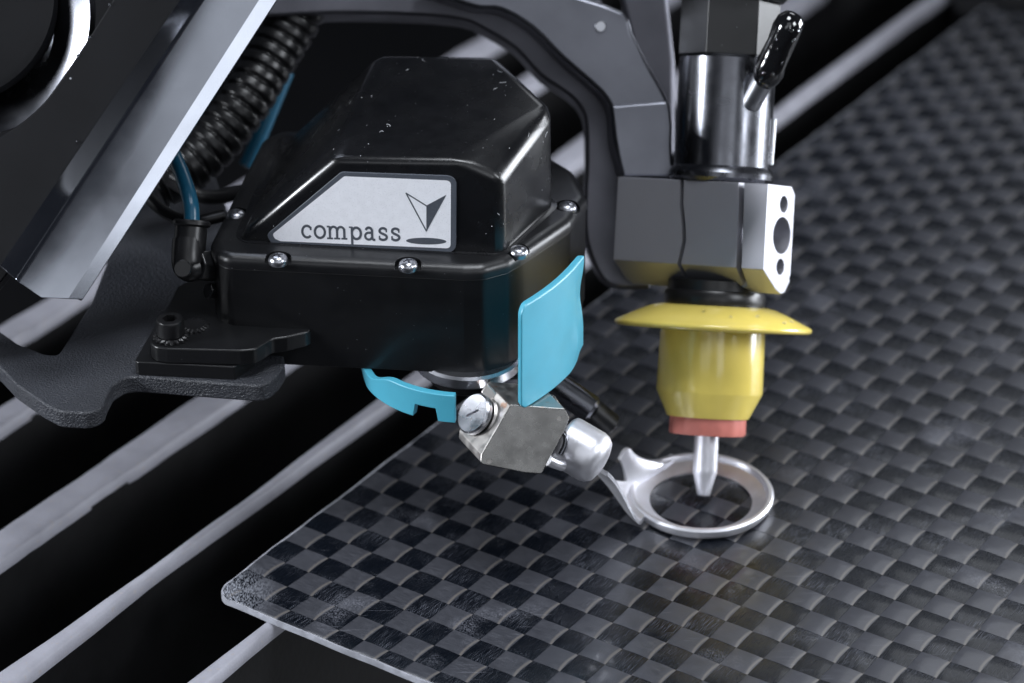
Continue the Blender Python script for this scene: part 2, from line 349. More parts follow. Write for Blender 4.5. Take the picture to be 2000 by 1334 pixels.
# ================================================================== SETTING
bm = B(); zprism(bm, [(-2500, -600), (2500, -600), (2500, 4500), (-2500, 4500)], -420, -400)
o = obj('tank_floor', bm, 'floor', smooth=False); o['kind'] = 'structure'

# ------------------------------------------------------------------ support slats under the sheet
BD = Vector((math.sin(math.radians(33.7)), math.cos(math.radians(33.7)), 0)); AD = Vector((BD.y, -BD.x, 0))
ZS = -2.2
def slat(y0, width, label, z=ZS, worn=.5, flare=None, s0=-260, s1=1500, far=0):
    c = PZ(0, y0, z); t = top('support_slat', label, 'slat', c, 'support slats across the cutting tank')
    n = 330; rows = []
    for i in range(n + 1):
        s = s0 + (s1 - s0) * i / n; p = c + BD * s
        k = noise.noise(Vector((s * .035, y0, 0))); k2 = noise.noise(Vector((s * .3, y0, 3)))
        wd = width * (1 + .16 * k + .07 * k2); dz = -worn * max(0, noise.noise(Vector((s * .02, y0, 9))) * 2.0 + .15 * k2)
        notch = 0
        if noise.noise(Vector((s * .09, y0 * 3.1, 20))) > .38: notch = .30 * width
        wd += far * max(0, min(1, (s - 120) / 90))
        if flare and s < flare[1]: wd += flare[0] * (1 - (s - flare[2]) / (flare[1] - flare[2])) if s > flare[2] else flare[0]
        rows.append((p, wd, dz, notch))
    bm = B(); grid = []
    for p, wd, dz, notch in rows:
        h = wd / 2; ch = min(1.0, wd * .16)
        q = [(-h, -5 + dz), (-h, -ch + dz), (-h + ch, dz), (-h * .3, dz + .15), (h * .3 - notch * .3, dz + .1), (h - ch - notch, dz), (h - notch * .6, -ch + dz), (h, -5 + dz)]
        grid.append([bm.verts.new(p + AD * a + Vector((0, 0, b))) for a, b in q])
    for a, b in zip(grid, grid[1:]):
        for k in range(7): bm.faces.new((a[k], a[k + 1], b[k + 1], b[k]))
        bm.faces.new((a[7], a[0], b[0], b[7]))
    bm.faces.new(grid[0]); bm.faces.new(grid[-1][::-1])
    obj('worn_edge', bm, 'slat_top', t, ang=50)
    bm = B(); h = width / 2 - .3; a = c + BD * s0; b = c + BD * s1
    prism(bm, [a - AD * h + Vector((0, 0, -4)), a + AD * h + Vector((0, 0, -4)), b + AD * h + Vector((0, 0, -4)), b - AD * h + Vector((0, 0, -4))], (0, 0, -140))
    obj('blade', bm, 'slat_side', t, smooth=False)
    return t
slat(655, 11, 'blurred pale slat farthest back, crossing behind the bright aluminium beam', z=-6)
slat(812, 10, 'blurred pale slat seen through the notch of the black bracket', z=-6)
slat(1062, 12.5, 'broad pale blurred slat below the black bracket', z=-5)
slat(1330, 3.0, 'narrow chipped slat running up from the lower left corner', z=-2.4, flare=(5, 70, 0), far=3.0)
slat(1634, 3.2, 'sharp thin slat going under the front edge of the carbon sheet', z=ZS - .1, flare=(3, 120, 60))

# ================================================================== CARBON SHEET
corner = PZ(414, 1160, 0); corner.z = 0
sheet = top('carbon_sheet', 'checkered woven carbon fibre sheet with rounded front corner lying on the slats', 'carbon sheet', corner)
AMAX, BMAX = 262.0, 552.0
def ab(a, b, z=0): return corner + AD * a + BD * b + Vector((0, 0, z))
RC = 8.0
def lim_a(b):          # left limit of a at given b (rounded corner, slightly wavy trim)
    e = .5 * noise.noise(Vector((b * .05, 0, 0)))
    if b >= RC: return e
    x = (RC - b); return RC * .8 - math.sqrt(max(0, RC * RC - x * x)) * .8 + e
def lim_b(a):
    e = .6 * noise.noise(Vector((a * .05, 5, 0)))
    if a >= RC * .8: return e
    x = (RC * .8 - a) / .8; return RC - math.sqrt(max(0, RC * RC - x * x)) + e
outline = [(RC * .8 * (1 - math.sin(t)), RC * (1 - math.cos(t))) for t in [math.pi / 2 * k / 10 for k in range(10, -1, -1)]]
edge_b = [(a, lim_b(a)) for a in range(9, int(AMAX) + 1, 4)]; edge_a = [(lim_a(b), b) for b in range(11, int(BMAX) + 1, 4)]
arc = [(RC * .8 * (1 - math.cos(t)), RC * (1 - math.sin(t))) for t in [math.pi / 2 * k / 10 for k in range(1, 10)]]
loop = edge_a[::-1] + arc + edge_b           # far left -> corner -> front right
full = loop + [(AMAX, BMAX)]
bm = B(); prism(bm, [ab(a, b, -2.0) for a, b in full], (0, 0, 1.55)); obj('laminate', bm, 'slab', sheet, smooth=False)
bm = B(); N = len(loop); prev = None
for i, (a, b) in enumerate(loop):
    p = Vector((a, b)); q0 = Vector(loop[max(0, i - 1)]); q1 = Vector(loop[min(N - 1, i + 1)]); t = (q1 - q0).normalized(); nin = Vector((-t.y, t.x))
    if nin.dot(Vector((50, 50)) - p) < 0 and i > 5: pass
    inn = p + (Vector((1, 0)) if i < N - len(edge_b) - 9 else Vector((0, 1)) if i >= N - len(edge_b) else Vector((1, 1)).normalized()) * .55
    out = p - (inn - p) * .12
    k = .10 * noise.noise(Vector((a * .4, b * .4, 0)))
    r = [bm.verts.new(ab(*v)) for v in ((out.x, out.y, -2.05), (out.x, out.y, -.15 + k), (p.x, p.y, .06 + k), (inn.x, inn.y, .02), (inn.x, inn.y, -2.05))]
    if prev:
        for s in range(5): bm.faces.new((prev[s], prev[(s + 1) % 5], r[(s + 1) % 5], r[s]))
    else: bm.faces.new(r)
    prev = r
bm.faces.new(prev[::-1]); obj('cut_edge', bm, 'edge', sheet, label='pale cut edge of the carbon sheet')
PA, PB = 9.55, 9.85; AMP = .18; OFFA, OFFB = -4.0, -3.2
def warp(a, b): return a + .17 * b * math.exp(-max(0, a) / 75) * math.exp(-b / 75) + .5 * noise.noise(Vector((a * .02, b * .02, 0))), b + .6 * noise.noise(Vector((a * .02, b * .02, 8)))
def hh(c): return AMP * (c * .8 + .2 * max(-1, min(1, 2.4 * c)))
NI, NJ = int((AMAX - OFFA) / PA) + 1, int((BMAX - OFFB) / PB) + 1
def tow(kind, idx):
    bm = B(); uvl = bm.loops.layers.uv.new('UVMap')
    pitch_l, pitch_w = (PA, PB) if kind == 'A' else (PB, PA); n = NI if kind == 'A' else NJ
    SEG, ACR = 8, 6; rows = []; jit = random.uniform(-.12, .12)
    for s in range(n * SEG + 1):
        l = s / SEG * pitch_l; c = math.cos(math.pi * (s / SEG - .5) + math.pi / 2 * 0)
        c = math.sin(math.pi * s / SEG) * (-1) ** idx * (1 if kind == 'A' else -1)
        row = []
        for v in range(ACR + 1):
            x = (v / ACR - .5); wd = pitch_w * (.985 + .02 * math.sin(idx * 3 + s * .05)); off = (idx + .5) * pitch_w + x * wd + jit
            z = hh(c) - .08 * (abs(x) * 2) ** 4 + .012
            a, b = (l + OFFA, off + OFFB) if kind == 'A' else (off + OFFA, l + OFFB)
            a, b = warp(a, b); a0 = lim_a(b) + .45; b0 = lim_b(a) + .45
            dead = a < a0 - .01 or b < b0 - .01
            a = min(max(a, a0), AMAX); b = min(max(b, lim_b(a) + .45), BMAX)
            row.append((bm.verts.new(ab(a, b, z)), (x * pitch_w + idx * 3 * pitch_w, l)))
        rows.append(row)
    for r0, r1 in zip(rows, rows[1:]):
        for v in range(ACR):
            q = [r0[v], r0[v + 1], r1[v + 1], r1[v]]
            pts = [t[0].co for t in q]
            if ((pts[1] - pts[0]).cross(pts[3] - pts[0]).length + (pts[2] - pts[1]).cross(pts[2] - pts[3]).length) < .02: continue
            f = bm.faces.new([t[0] for t in q]); f.smooth = True
            for lp, t in zip(f.loops, q): lp[uvl].uv = t[1]
    bmesh.ops.delete(bm, geom=[v for v in bm.verts if not v.link_faces], context='VERTS')
    if not bm.faces: bm.free(); return
    for f in bm.faces:
        if f.normal.z == 0: f.normal_update()
    bmesh.ops.recalc_face_normals(bm, faces=bm.faces)
    if sum(f.normal.z for f in bm.faces) < 0: bmesh.ops.reverse_faces(bm, faces=bm.faces)
    bm.transform(Matrix.Scale(K, 4)); bm.transform(Matrix.Translation(-sheet.location))
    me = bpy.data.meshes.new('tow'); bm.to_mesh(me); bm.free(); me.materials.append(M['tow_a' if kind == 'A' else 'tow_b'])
    o = bpy.data.objects.new('tow', me); C.objects.link(o); o.parent = sheet
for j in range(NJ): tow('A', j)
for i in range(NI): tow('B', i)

# ================================================================== SENSOR HOUSING
base = PZ(700, 725, 61.5)
sens = top('sensor_housing', 'black housing with a white badge reading compass, above the carbon sheet', 'sensor housing', base)
ZF, ZSPL, ZB = 99.0, 94.7, 61.5
b1 = PZ(463, 470, ZF); b2 = PZ(981, 497, ZF); b3 = PZ(1083, 402, ZF)
fd = (b2 - b1).normalized(); fn = Vector((fd.y, -fd.x, 0))                # outward normal of the badge face
t1 = RP(648, 309, b1, fn); t2 = RP(897, 313, b1, fn); c1 = RP(980, 349, b1, fn)
c2 = RP(1081, 208, b3, Vector((0, -1, 0)))
t3 = PZ(972, 106, 136); t4 = PZ(742, 103, 136)
b4 = Vector((-6, 842, ZF)); b5 = PZ(556, 262, ZF)
bm = B(); low = -3
for p in (b1, b2, b3, b4, b5): bm.verts.new(p + Vector((0, 0, low)))
for p in (t1, t2, c1, c2, t3, t4): bm.verts.new(p)
bm.verts.new(b1 + Vector((1.5, 0, 3))); 
bmesh.ops.convex_hull(bm, input=bm.verts)
bmesh.ops.dissolve_limit(bm, angle_limit=math.radians(3), verts=bm.verts, edges=bm.edges)
bm.edges.ensure_lookup_table(); bwl = bm.edges.layers.float.new('bevel_weight_edge'); nrm_ = Vector((fn.x, fn.y, 0))
for e in bm.edges:
    if max(v.co.z for v in e.verts) > ZF + .5 and e.calc_face_angle(0) > math.radians(9):
        on_front = all(abs((v.co - b1).dot(fn)) < .2 for v in e.verts); vert = abs(e.verts[0].co.z - e.verts[1].co.z) > 20
        e[bwl] = (.62 if on_front and not vert else .8 if on_front else 1.0)
cov = obj('cover', bm, 'anod', sens, smooth=False)
bv = cov.modifiers.new('bevel', 'BEVEL'); bv.width = 12.5 * K; bv.segments = 10; bv.limit_method = 'WEIGHT'; bv.use_clamp_overlap = True
bpy.context.view_layer.update(); nm = bpy.data.meshes.new_from_object(cov.evaluated_get(bpy.context.evaluated_depsgraph_get())); cov.modifiers.clear(); cov.data = nm; nm.name = 'cover'
for p in nm.polygons: p.use_smooth = True
nm.set_sharp_from_angle(angle=math.radians(30))
# lint and dried flecks lying on the cover (uncountable)
from mathutils.bvhtree import BVHTree
_cv = bpy.data.objects['cover']; _bt = BVHTree.FromPolygons([v.co + _cv.parent.location for v in _cv.data.vertices], [list(p.vertices) for p in _cv.data.polygons])
bm = B()
for k in range(62):
    px, py = random.uniform(520, 1085), random.uniform(105, 490)
    if 540 < px < 895 and 335 < py < 490: continue
    hit, nrm, _i, _d = _bt.ray_cast(CAM * K, ray(px, py).normalized())
    if hit is None: continue
    hit = hit / K; nrm = nrm.normalized(); tx = nrm.orthogonal().normalized(); ty = nrm.cross(tx)
    if k % 3: 
        r_ = random.uniform(.07, .16); bmesh.ops.create_icosphere(bm, subdivisions=1, radius=r_, matrix=Matrix.Translation(hit + nrm * r_ * .6))
    else:
        a0 = random.uniform(0, 6.28); L0 = random.uniform(.7, 2.2); cv = random.uniform(-1.6, 1.6); p = hit + nrm * .08; pts = [p]
        for q in range(6): p = p + (tx * math.cos(a0) + ty * math.sin(a0)) * L0 / 6; a0 += cv / 3; pts.append(p.copy())
        tube(bm, pts, .045, 5)
o = obj('lint', bm, 'labelwhite', sens, smooth=False); o['kind'] = 'stuff'
# lid flange
def zpoly(pl, z): return [PZ(x, y, z) for x, y in pl]
lidpx = [(411, 494), (421, 515), (445, 525), (700, 537), (905, 547), (945, 546), (993, 533), (1024, 514), (1116, 452), (1124, 440)]
front = zpoly(lidpx, ZSPL); back = [Vector((24, 803, 0)), Vector((20, 822, 0)), Vector((0, 850, 0)), Vector((-76, 852, 0)), PZ(513, 290, ZSPL)]
plan = [Vector((p.x, p.y, 0)) for p in front + back]
cx = sum((p for p in plan), Vector()) / len(plan)
def inset(pl, d):
    out = []; n = len(pl)
    for i in range(n):
        a = (pl[i] - pl[i - 1]).normalized(); b = (pl[(i + 1) % n] - pl[i]).normalized()
        na = Vector((-a.y, a.x, 0)); nb = Vector((-b.y, b.x, 0)); m = (na + nb).normalized()
        if m.dot(cx - pl[i]) < 0: m = -m
        out.append(pl[i] + m * d)
    return out
plan = rounded(plan, 6, 4)
bm = B(); loops = []
for d, z in ((0, ZSPL), (0, ZSPL + 1.6), (.35, ZSPL + 2.7), (1.1, ZSPL + 3.6), (2.3, ZSPL + 4.15), (3.6, ZF)):
    loops.append([bm.verts.new(p + Vector((0, 0, z))) for p in inset(plan, d)])
for a, b in zip(loops, loops[1:]):
    for k in range(len(plan)): bm.faces.new((a[k], a[(k + 1) % len(plan)], b[(k + 1) % len(plan)], b[k]))
bm.faces.new(loops[0][::-1]); bm.faces.new(loops[-1])
scr = [PZ(543, 503, ZF), PZ(797, 514, ZF), PZ(1013, 488, ZF), PZ(461, 417, ZF), PZ(1108, 402, ZF)]
cuts = [cyl(B(), p + Vector((0, 0, -2.0)), p + Vector((0, 0, 6)), 4.1, 28) for p in scr]
lid = obj('lid_flange', bm, 'anod_lid', sens, ang=30, cuts=cuts)
for p in scr:
    bm = B(); h0 = p.z - 2.0
    lathe(bm, [(2.9, 0), (3.05, .6), (3.0, 1.5), (2.6, 2.3), (1.8, 2.8), (.9, 3.0), (0, 3.05)], (p.x, p.y, h0), (0, 0, 1), 28)
    cc = []
    for ang in (20, 110):
        u = Vector((math.cos(math.radians(ang)), math.sin(math.radians(ang)), 0)); v = Vector((-u.y, u.x, 0)); q = Vector((p.x, p.y, h0 + 1.9))
        cc.append(prism(B(), [q + u * 1.5 + v * .33, q - u * 1.5 + v * .33, q - u * 1.5 - v * .33, q + u * 1.5 - v * .33], (0, 0, 3)))
    obj('cross_head_screw', bm, 'steel', sens, ang=40, cuts=cc)
# skirt fillet round the cover
bm = B(); sk = [b1, b2, b3, b4, b5]; sk = [Vector((p.x, p.y, 0)) for p in sk]; ins = inset(rounded(sk, 6, 5), -1.4); mid = inset(rounded(sk, 6, 5), -.5); inn = inset(rounded(sk, 6, 5), .2); L3 = []
for pl, z in ((ins, ZF - .4), (ins, ZF + .08), (mid, ZF + .22), (inn, ZF + .5)):
    L3.append([bm.verts.new(p + Vector((0, 0, z))) for p in pl])
for a, b in zip(L3, L3[1:]):
    for k in range(len(a)): bm.faces.new((a[k], a[(k + 1) % len(a)], b[(k + 1) % len(a)], b[k]))
bm.faces.new(L3[0][::-1]); bm.faces.new(L3[-1]); obj('cover_fillet', bm, 'anod', sens, ang=60)
# body
bm = B(); zprism(bm, inset(plan, .35), ZB, ZSPL - .12); obj('body', bm, 'anod_body', sens, bevel=.5, seg=2, ang=20)
# ---- badge on the front face
fu = Vector((fd.x, fd.y, 0)).normalized(); fo = fn * .0
def onface(x, y, out=0.0): return RP(x, y, b1, fn) + fn * out
zc = lambda x, y: (500 + x / 4.762, 320 + y / 4.762)
outer = [zc(*p) for p in ((98, 655), (795, 70), (1866, 108), (1862, 822), (212, 756), (142, 728))]
inner = [zc(*p) for p in ((155, 648), (822, 110), (1815, 150), (1812, 780), (230, 712), (180, 690))]
po = rounded([onface(*p) for p in outer], [2.2, 2.2, 3.2, 3.2, 1.5, 1.5], 7); pi = rounded([onface(*p) for p in inner], [1.2, 1.2, 1.6, 1.6, 1.0, .8], 7)
bm = B(); prism(bm, [p - fn * .2 for p in inset_poly] if False else [p - fn * .2 for p in po], fn * .65); bd = obj('badge', bm, 'labelgrey', sens, bevel=.12, seg=2, ang=30, label='slate grey badge border')
bm = B(); prism(bm, [p + fn * .40 for p in pi], fn * .12); obj('badge_field', bm, 'labelwhite', bd, smooth=False, label='pale silver field of the badge')
# lettering: strokes on the face
lay = [0]
def stroke(bm, pts, wd, closed=False):
    pts = [Vector(p) for p in pts]; n = len(pts); lay[0] += 1; z = .57 + .004 * (lay[0] % 9); prev = None; rows = []
    for i, p in enumerate(pts):
        a = pts[i - 1] if (i or closed) else p; b = pts[(i + 1) % n] if (i < n - 1 or closed) else p
        t = (b - a).normalized(); m = Vector((-t.y, t.x)); w2 = (wd(i / max(1, n - 1)) if callable(wd) else wd) / 2
        rows.append((p + m * w2, p - m * w2))
    V = [[bm.verts.new(fp(q, z)) for q in r] + [bm.verts.new(fp(q, .5)) for q in r] for r in rows]
    rng = range(n if closed else n - 1)
    for i in rng:
        a = V[i]; b = V[(i + 1) % n]
        bm.faces.new((a[0], a[1], b[1], b[0])); bm.faces.new((a[0], b[0], b[2], a[2])); bm.faces.new((a[1], a[3], b[3], b[1]))
    if not closed:
        bm.faces.new((V[0][0], V[0][2], V[0][3], V[0][1])); bm.faces.new((V[-1][0], V[-1][1], V[-1][3], V[-1][2]))
def arcp(cx_, cy_, rx, ry, a0, a1, n=14): return [(cx_ + rx * math.cos(math.radians(a0 + (a1 - a0) * k / n)), cy_ + ry * math.sin(math.radians(a0 + (a1 - a0) * k / n))) for k in range(n + 1)]
P0 = onface(*zc(425, 684)); P1 = onface(*zc(1350, 714)); XH = (onface(*zc(425, 565)) - P0).length * 1.0
tu = (P1 - P0) / 7.75 / 1.0; tu = tu / 1.0; tv = Vector((0, 0, 1)) * XH * 1.06
def fp(q, z): return P0 + tu * q[0] + tv * q[1] + fn * z
def bar(bm, x0, y0, x1, y1): stroke(bm, [((x0 + x1) / 2, y0), ((x0 + x1) / 2, y1)], x1 - x0)
T = .178
def glyph(ch, x):
    bm = B(); o_ = lambda pts: [(x + a, b) for a, b in pts]
    if ch == 'c':
        stroke(bm, o_(arcp(.46, .5, .37, .43, 48, 318)), T); bar(bm, x + .68, .62, x + .82, .86)
    elif ch == 'o': stroke(bm, o_(arcp(.46, .5, .39, .43, 0, 360, 28)[:-1]), T, True)
    elif ch == 'm':
        for sx_ in (.24, .80, 1.36): bar(bm, x + sx_ - T / 2, 0, x + sx_ + T / 2, .78 if sx_ > .3 else .95)
        for sx_ in (.24, .80, 1.36): bar(bm, x + sx_ - .23, 0, x + sx_ + .23, .12)
        bar(bm, x + .02, .86, x + .24, .98)
        for sx_ in (.24, .80):
            stroke(bm, o_([(sx_, .62)] + arcp(sx_ + .30, .66, .26, .26, 150, 0, 10)), T * .95)
    elif ch == 'p':
        bar(bm, x + .22 - T / 2, -.42, x + .22 + T / 2, .97); bar(bm, x - .02, -.46, x + .48, -.34); bar(bm, x + .0, .87, x + .22, .98)
        stroke(bm, o_(arcp(.56, .49, .35, .42, -160, 160, 22)), T)
    elif ch == 'a':
        stroke(bm, o_([(.14, .76)] + arcp(.38, .70, .24, .24, 140, 0, 10) + [(.62, .3), (.64, .14), (.72, .06), (.86, .05)]), T)
        stroke(bm, o_([(.62, .57), (.40, .56)] + arcp(.36, .31, .28, .25, 95, 290, 12) + [(.52, .12), (.62, .24)]), T * .95)
    elif ch == 's':
        stroke(bm, o_(arcp(.40, .72, .27, .21, 30, 200, 10) + [(.25, .57), (.40, .51), (.55, .44)] + arcp(.38, .28, .30, .21, 30, -150, 12)), T)
        bar(bm, x + .60, .64, x + .71, .90); bar(bm, x + .06, .08, x + .17, .36)
    return bm
for ch, x in zip('compass', (0, 1.0, 2.0, 3.74, 4.90, 5.98, 6.95)):
    o = obj('letter', glyph(ch, x), 'labelgrey', bd, smooth=False)
def flat(name, pts, th=.07):
    bm = B(); prism(bm, [onface(*zc(*p), .5) for p in pts], fn * th); return obj(name, bm, 'labelgrey', bd, smooth=False)
flat('arrow_half', [(1587, 380), (1773, 280), (1587, 622)], .08)
P0s, tus, tvs = P0, tu, tv
bm = B()
def seg2(a, b, wpx):
    a = Vector(a); b = Vector(b); t = (b - a).normalized(); m = Vector((-t.y, t.x)) * wpx / 2
    lay[0] += 1
    prism(bm, [onface(*zc(*q), .5) for q in (a + m, b + m, b - m, a - m)], fn * (.06 + .004 * (lay[0] % 5)))
seg2((1396, 264), (1588, 383), 11); seg2((1396, 262), (1588, 620), 11)
obj('arrow_outline', bm, 'labelgrey', bd, smooth=False)
flat('ellipse_mark', [(1585 + 187 * math.cos(2 * math.pi * k / 36), 711 + 4 * math.cos(2 * math.pi * k / 36) + 31 * math.sin(2 * math.pi * k / 36)) for k in range(36)])
# ---- mounting ear, spacer block, bolt
z5 = lambda x, y: (x / 2.857, 400 + y / 2.857)
ZE = 74.6
ear = [(838, 770), (870, 793), (930, 802), (1340, 812), (1420, 806), (1475, 775), (1515, 748), (1600, 736), (1750, 700), (1600, 500), (1200, 400), (1080, 412), (990, 455), (940, 560), (880, 650), (846, 720)]
bm = B(); pe = rounded([PZ(*z5(*p), ZE) for p in ear], 3.5, 4); prism(bm, pe, (0, 0, -5.3)); obj('mounting_ear', bm, 'anod_body', sens, bevel=.4, seg=2, ang=25)
blk = [(752, 868), (770, 878), (1308, 905), (1420, 830), (1400, 700), (1000, 560), (875, 655)]
bm = B(); prism(bm, rounded([PZ(*z5(*p), ZE - 5.4) for p in blk], .8, 2), (0, 0, -4.6)); obj('spacer_block', bm, 'anod_body', sens, bevel=.3, seg=2, ang=25)
bc = PZ(*z5(955, 740), ZE); bc = Vector((bc.x, bc.y, ZE))
def wavy(f, h): return 1 + .07 * math.cos(f * 2 * math.pi * 18)
wsh = obj('lock_washer', lathe(B(), [(4.6, 0), (5.3, .3), (5.1, .9), (4.4, 1.3)], bc, (0, 0, 1), 108, wob=wavy), 'rubber', sens, ang=20)
bm = B(); lathe(bm, [(4.0, 1.3), (4.3, 1.7), (4.3, 5.8), (3.9, 6.6), (3.6, 6.75)], bc, (0, 0, 1), 36)
hexc = lathe(B(), [(2.3, 4.2), (2.3, 8)], bc, (0, 0, 1), 6)
obj('cap_bolt', bm, 'rubber', sens, ang=30, cuts=[hexc])
bc2 = bc + Vector((6.5, 6.5, -.6))
obj('lock_washer', lathe(B(), [(3.6, 0), (4.6, .3), (4.4, 1.2), (3.2, 1.6)], bc2, (0, 0, 1), 96, wob=wavy), 'rubber', sens, ang=20)
# ---- hex nut and elbow fitting on the left side
n0 = PD(418, 520, 880); n1 = PD(383, 518, 876)
obj('hex_nut', cyl(B(), n0 + (n0 - n1) * .4, n1, 5.2, 6), 'anod_body', sens, bevel=.5, seg=2, ang=25)
e0 = PD(366, 524, 874); 
bm = B(); tube(bm, spline([PD(386, 519, 876), PD(368, 522, 875), PD(366, 500, 875), PD(368, 470, 876)], 7), lambda t, i: 3.9 + 1.0 * min(1, t * 2)); elb = obj('elbow_fitting', bm, 'rubber', sens, ang=60)
bm = B(); cyl(bm, PD(369, 498, 876), PD(374, 440, 877), 5.0, 32, .8); obj('fitting_barrel', bm, 'rubber', elb)
bm = B(); cyl(bm, PD(374, 443, 877), PD(375, 430, 877), 5.9, 32, .6); obj('release_collar', bm, 'rubber', elb)
bm = B(); cyl(bm, PD(358, 524, 872), PD(356, 525, 868), 2.8, 24, .4); obj('fitting_plug', bm, 'rubber', elb)
# second small nut behind
obj('hex_nut', cyl(B(), PD(425, 568, 882), PD(405, 568, 879), 2.6, 6), 'anod_body', sens, bevel=.3, seg=2)

# ---- rotary sensor column under the box
c0 = PZ(915, 707, 58); R0 = 34.0
col = Vector((c0.x, c0.y, 0))
bm = B(); cyl(bm, col + Vector((0, 0, 57.6)), col + Vector((0, 0, 62)), 17.0, 64, .8); obj('sensor_disc', bm, 'steel', sens, label='grey sensor disc under the black housing')
bm = B(); cyl(bm, col + Vector((0, 0, 52.5)), col + Vector((0, 0, 58)), 12.5, 64, .8); obj('bearing_ring', bm, 'rubber', sens)
bm = B(); cyl(bm, Vector((-7, 812, 42)), Vector((-7, 812, 97)), 30, 72, 2); obj('rotary_drum', bm, 'anod_body', sens, label='round black drum behind the housing')
def shell(name, az0, az1, zf, rin, rout, parent, m, n=40, nz=10, bevel=.5, label=None):
    """zf(t)->(zlow, zhigh) along azimuth; azimuth 0 faces the viewer, positive to the right"""
    bm = B(); g = {}
    for i in range(n + 1):
        t = i / n; az = math.radians(az0 + (az1 - az0) * t); d = Vector((math.sin(az), -math.cos(az), 0)); lo, hi = zf(t)
        for j in range(nz + 1):
            z = lo + (hi - lo) * j / nz
            for k, r in enumerate((rin, rout)):
                rr = r(t, z) if callable(r) else r
                g[i, j, k] = bm.verts.new(col + d * rr + Vector((0, 0, z)))
    for i in range(n):
        for j in range(nz):
            for k in (0, 1): bm.faces.new((g[i, j, k], g[i + 1, j, k], g[i + 1, j + 1, k], g[i, j + 1, k]))
        for j in (0, nz): bm.faces.new((g[i, j, 0], g[i + 1, j, 0], g[i + 1, j, 1], g[i, j, 1]))
    for i in (0, n):
        for j in range(nz): bm.faces.new((g[i, j, 0], g[i, j + 1, 0], g[i, j + 1, 1], g[i, j, 1]))
    return obj(name, bm, m, parent, bevel=bevel, seg=3, ang=40, label=label)
def sm(t, a, b): t = max(0, min(1, (t - a) / (b - a))); return t * t * (3 - 2 * t)
def lowz(t):
    hi = 61.2 + 4.6 * sm(t, .34, .60); lo = 56.2 + 2.4 * (1 - sm(t, .20, .34))
    if .745 < t < .90: lo = 60.6
    return lo, hi
shell('guard_skirt', -97, -6, lowz, R0 - 2.6, R0 - .2, sens, 'blue', n=70, nz=3, bevel=.35, label='lower left blue guard skirt with a square notch')
def bulge(t, z): return R0 * (.45 + .55 * (math.cos(math.radians(30)) + .06) / max(.8, math.cos(math.radians((t - .5) * 67)))) + .9 * math.exp(-((t - .82) / .06) ** 2) * math.exp(-((z - 68) / 6) ** 2) - 1.3 * math.exp(-((t - .97) / .12) ** 2) * math.exp(-((z - 83) / 7) ** 2)
def pz(t):
    r = .06; lo = 59.5 + (2.2 * (1 - min(1, t / r)) ** 2 if t < r else 0); hi = 95.6 - (3.0 * (1 - min(1, t / r)) ** 2 if t < r else 0)
    lo += 4.5 * sm(t, .72, 1.0)
    return lo, hi + .5 * t
shell('guard_panel', 27, 90, pz, lambda t, z: bulge(t, z) - 2.4, bulge, sens, 'blue', n=48, nz=12, bevel=.6, label='tall pale blue curved guard panel on the right side')

# ================================================================== HEIGHT PROBE (knuckle, arm and follower ring)
probe = top('height_probe', 'silver jointed probe with a ring foot around the nozzle tip on the carbon sheet', 'probe', PZ(1372, 965, 0))
z6 = lambda x, y: (650 + x / 2.565, 440 + y / 2.565)
DK = 866.0; KS = DK / F
def kp(x, y, dd=0.0):                       # a point of the knuckle's front plate plane (tilted slightly)
    return PD(x, y, DK + dd)
plate = [kp(*z6(*p)) for p in ((890, 900), (1165, 920), (1185, 965), (1160, 1030), (1045, 1245), (960, 1238), (742, 1195), (745, 1150))]
ex = (IR * -45 + IU * 45 - IN * 67) * KS
bm = B(); prism(bm, rounded(plate, [1.0, 1.0, 1.0, .5, 1.4, 1.0, 1.0, 1.0], 4), ex); kb = obj('knuckle_block', bm, 'rusty', probe, bevel=.5, seg=2, ang=30, label='stainless knuckle block with rust coloured stains')
bm = B(); prism(bm, rounded([p + IN * .9 for p in plate], [1.2] * 8, 5), IN * -.85)
hc = [cyl(B(), kp(*z6(x, y), -3), kp(*z6(x, y), 1), .75, 16) for x, y in ((1135, 968), (785, 1182))]
obj('cover_plate', bm, 'knuckle', kb, bevel=.25, seg=2, ang=30, cuts=hc, label='scratched flat cover plate of the knuckle')
cc = sum(plate, Vector()) / 8
# slotted boss on the left face
e2 = (plate[6] - plate[0]); nl = e2.cross(ex).normalized()
if nl.x > 0: nl = -nl
q1 = PD(*z6(700, 940), DK + 4.5); q0 = q1 - nl * 10
bm = B(); cyl(bm, q0, q1 - nl * 3.0, 7.0, 48, .6); obj('boss', bm, 'rusty', kb)
bm = B(); cyl(bm, q1 - nl * 3.4, q1 - nl * 2.3, 5.6, 48, .1); obj('gap_ring', bm, 'blackgap', kb)
bm = B(); cyl(bm, q1 - nl * 2.4, q1, 6.5, 48, .5)
sx_, sy_, sz_ = frame_of(nl, IR); su = (sx_ * .96 + sy_ * .1).normalized(); sv = nl.cross(su)
slot = prism(B(), [q1 - nl * .7 + su * 2.6 + sv * .42, q1 - nl * .7 - su * 2.6 + sv * .42, q1 - nl * .7 - su * 2.6 - sv * .42, q1 - nl * .7 + su * 2.6 - sv * .42], nl * 3)
obj('slotted_pivot_screw', bm, 'steel', kb, cuts=[slot])
# ridge at the top joining the sensor
rg = [PD(*z6(*p), DK + 6) for p in ((740, 835), (775, 790), (830, 850), (900, 905), (870, 960), (800, 960))]
bm = B(); prism(bm, rg, IN * -6); obj('upper_ridge', bm, 'rusty', kb, bevel=.7, seg=3)
bm = B(); prism(bm, [PD(*z6(*p), DK + 9) for p in ((800, 800), (1110, 850), (1185, 960), (1000, 1000), (820, 960))], IN * -9); obj('upper_web', bm, 'knuckle', kb, bevel=.8, seg=2)
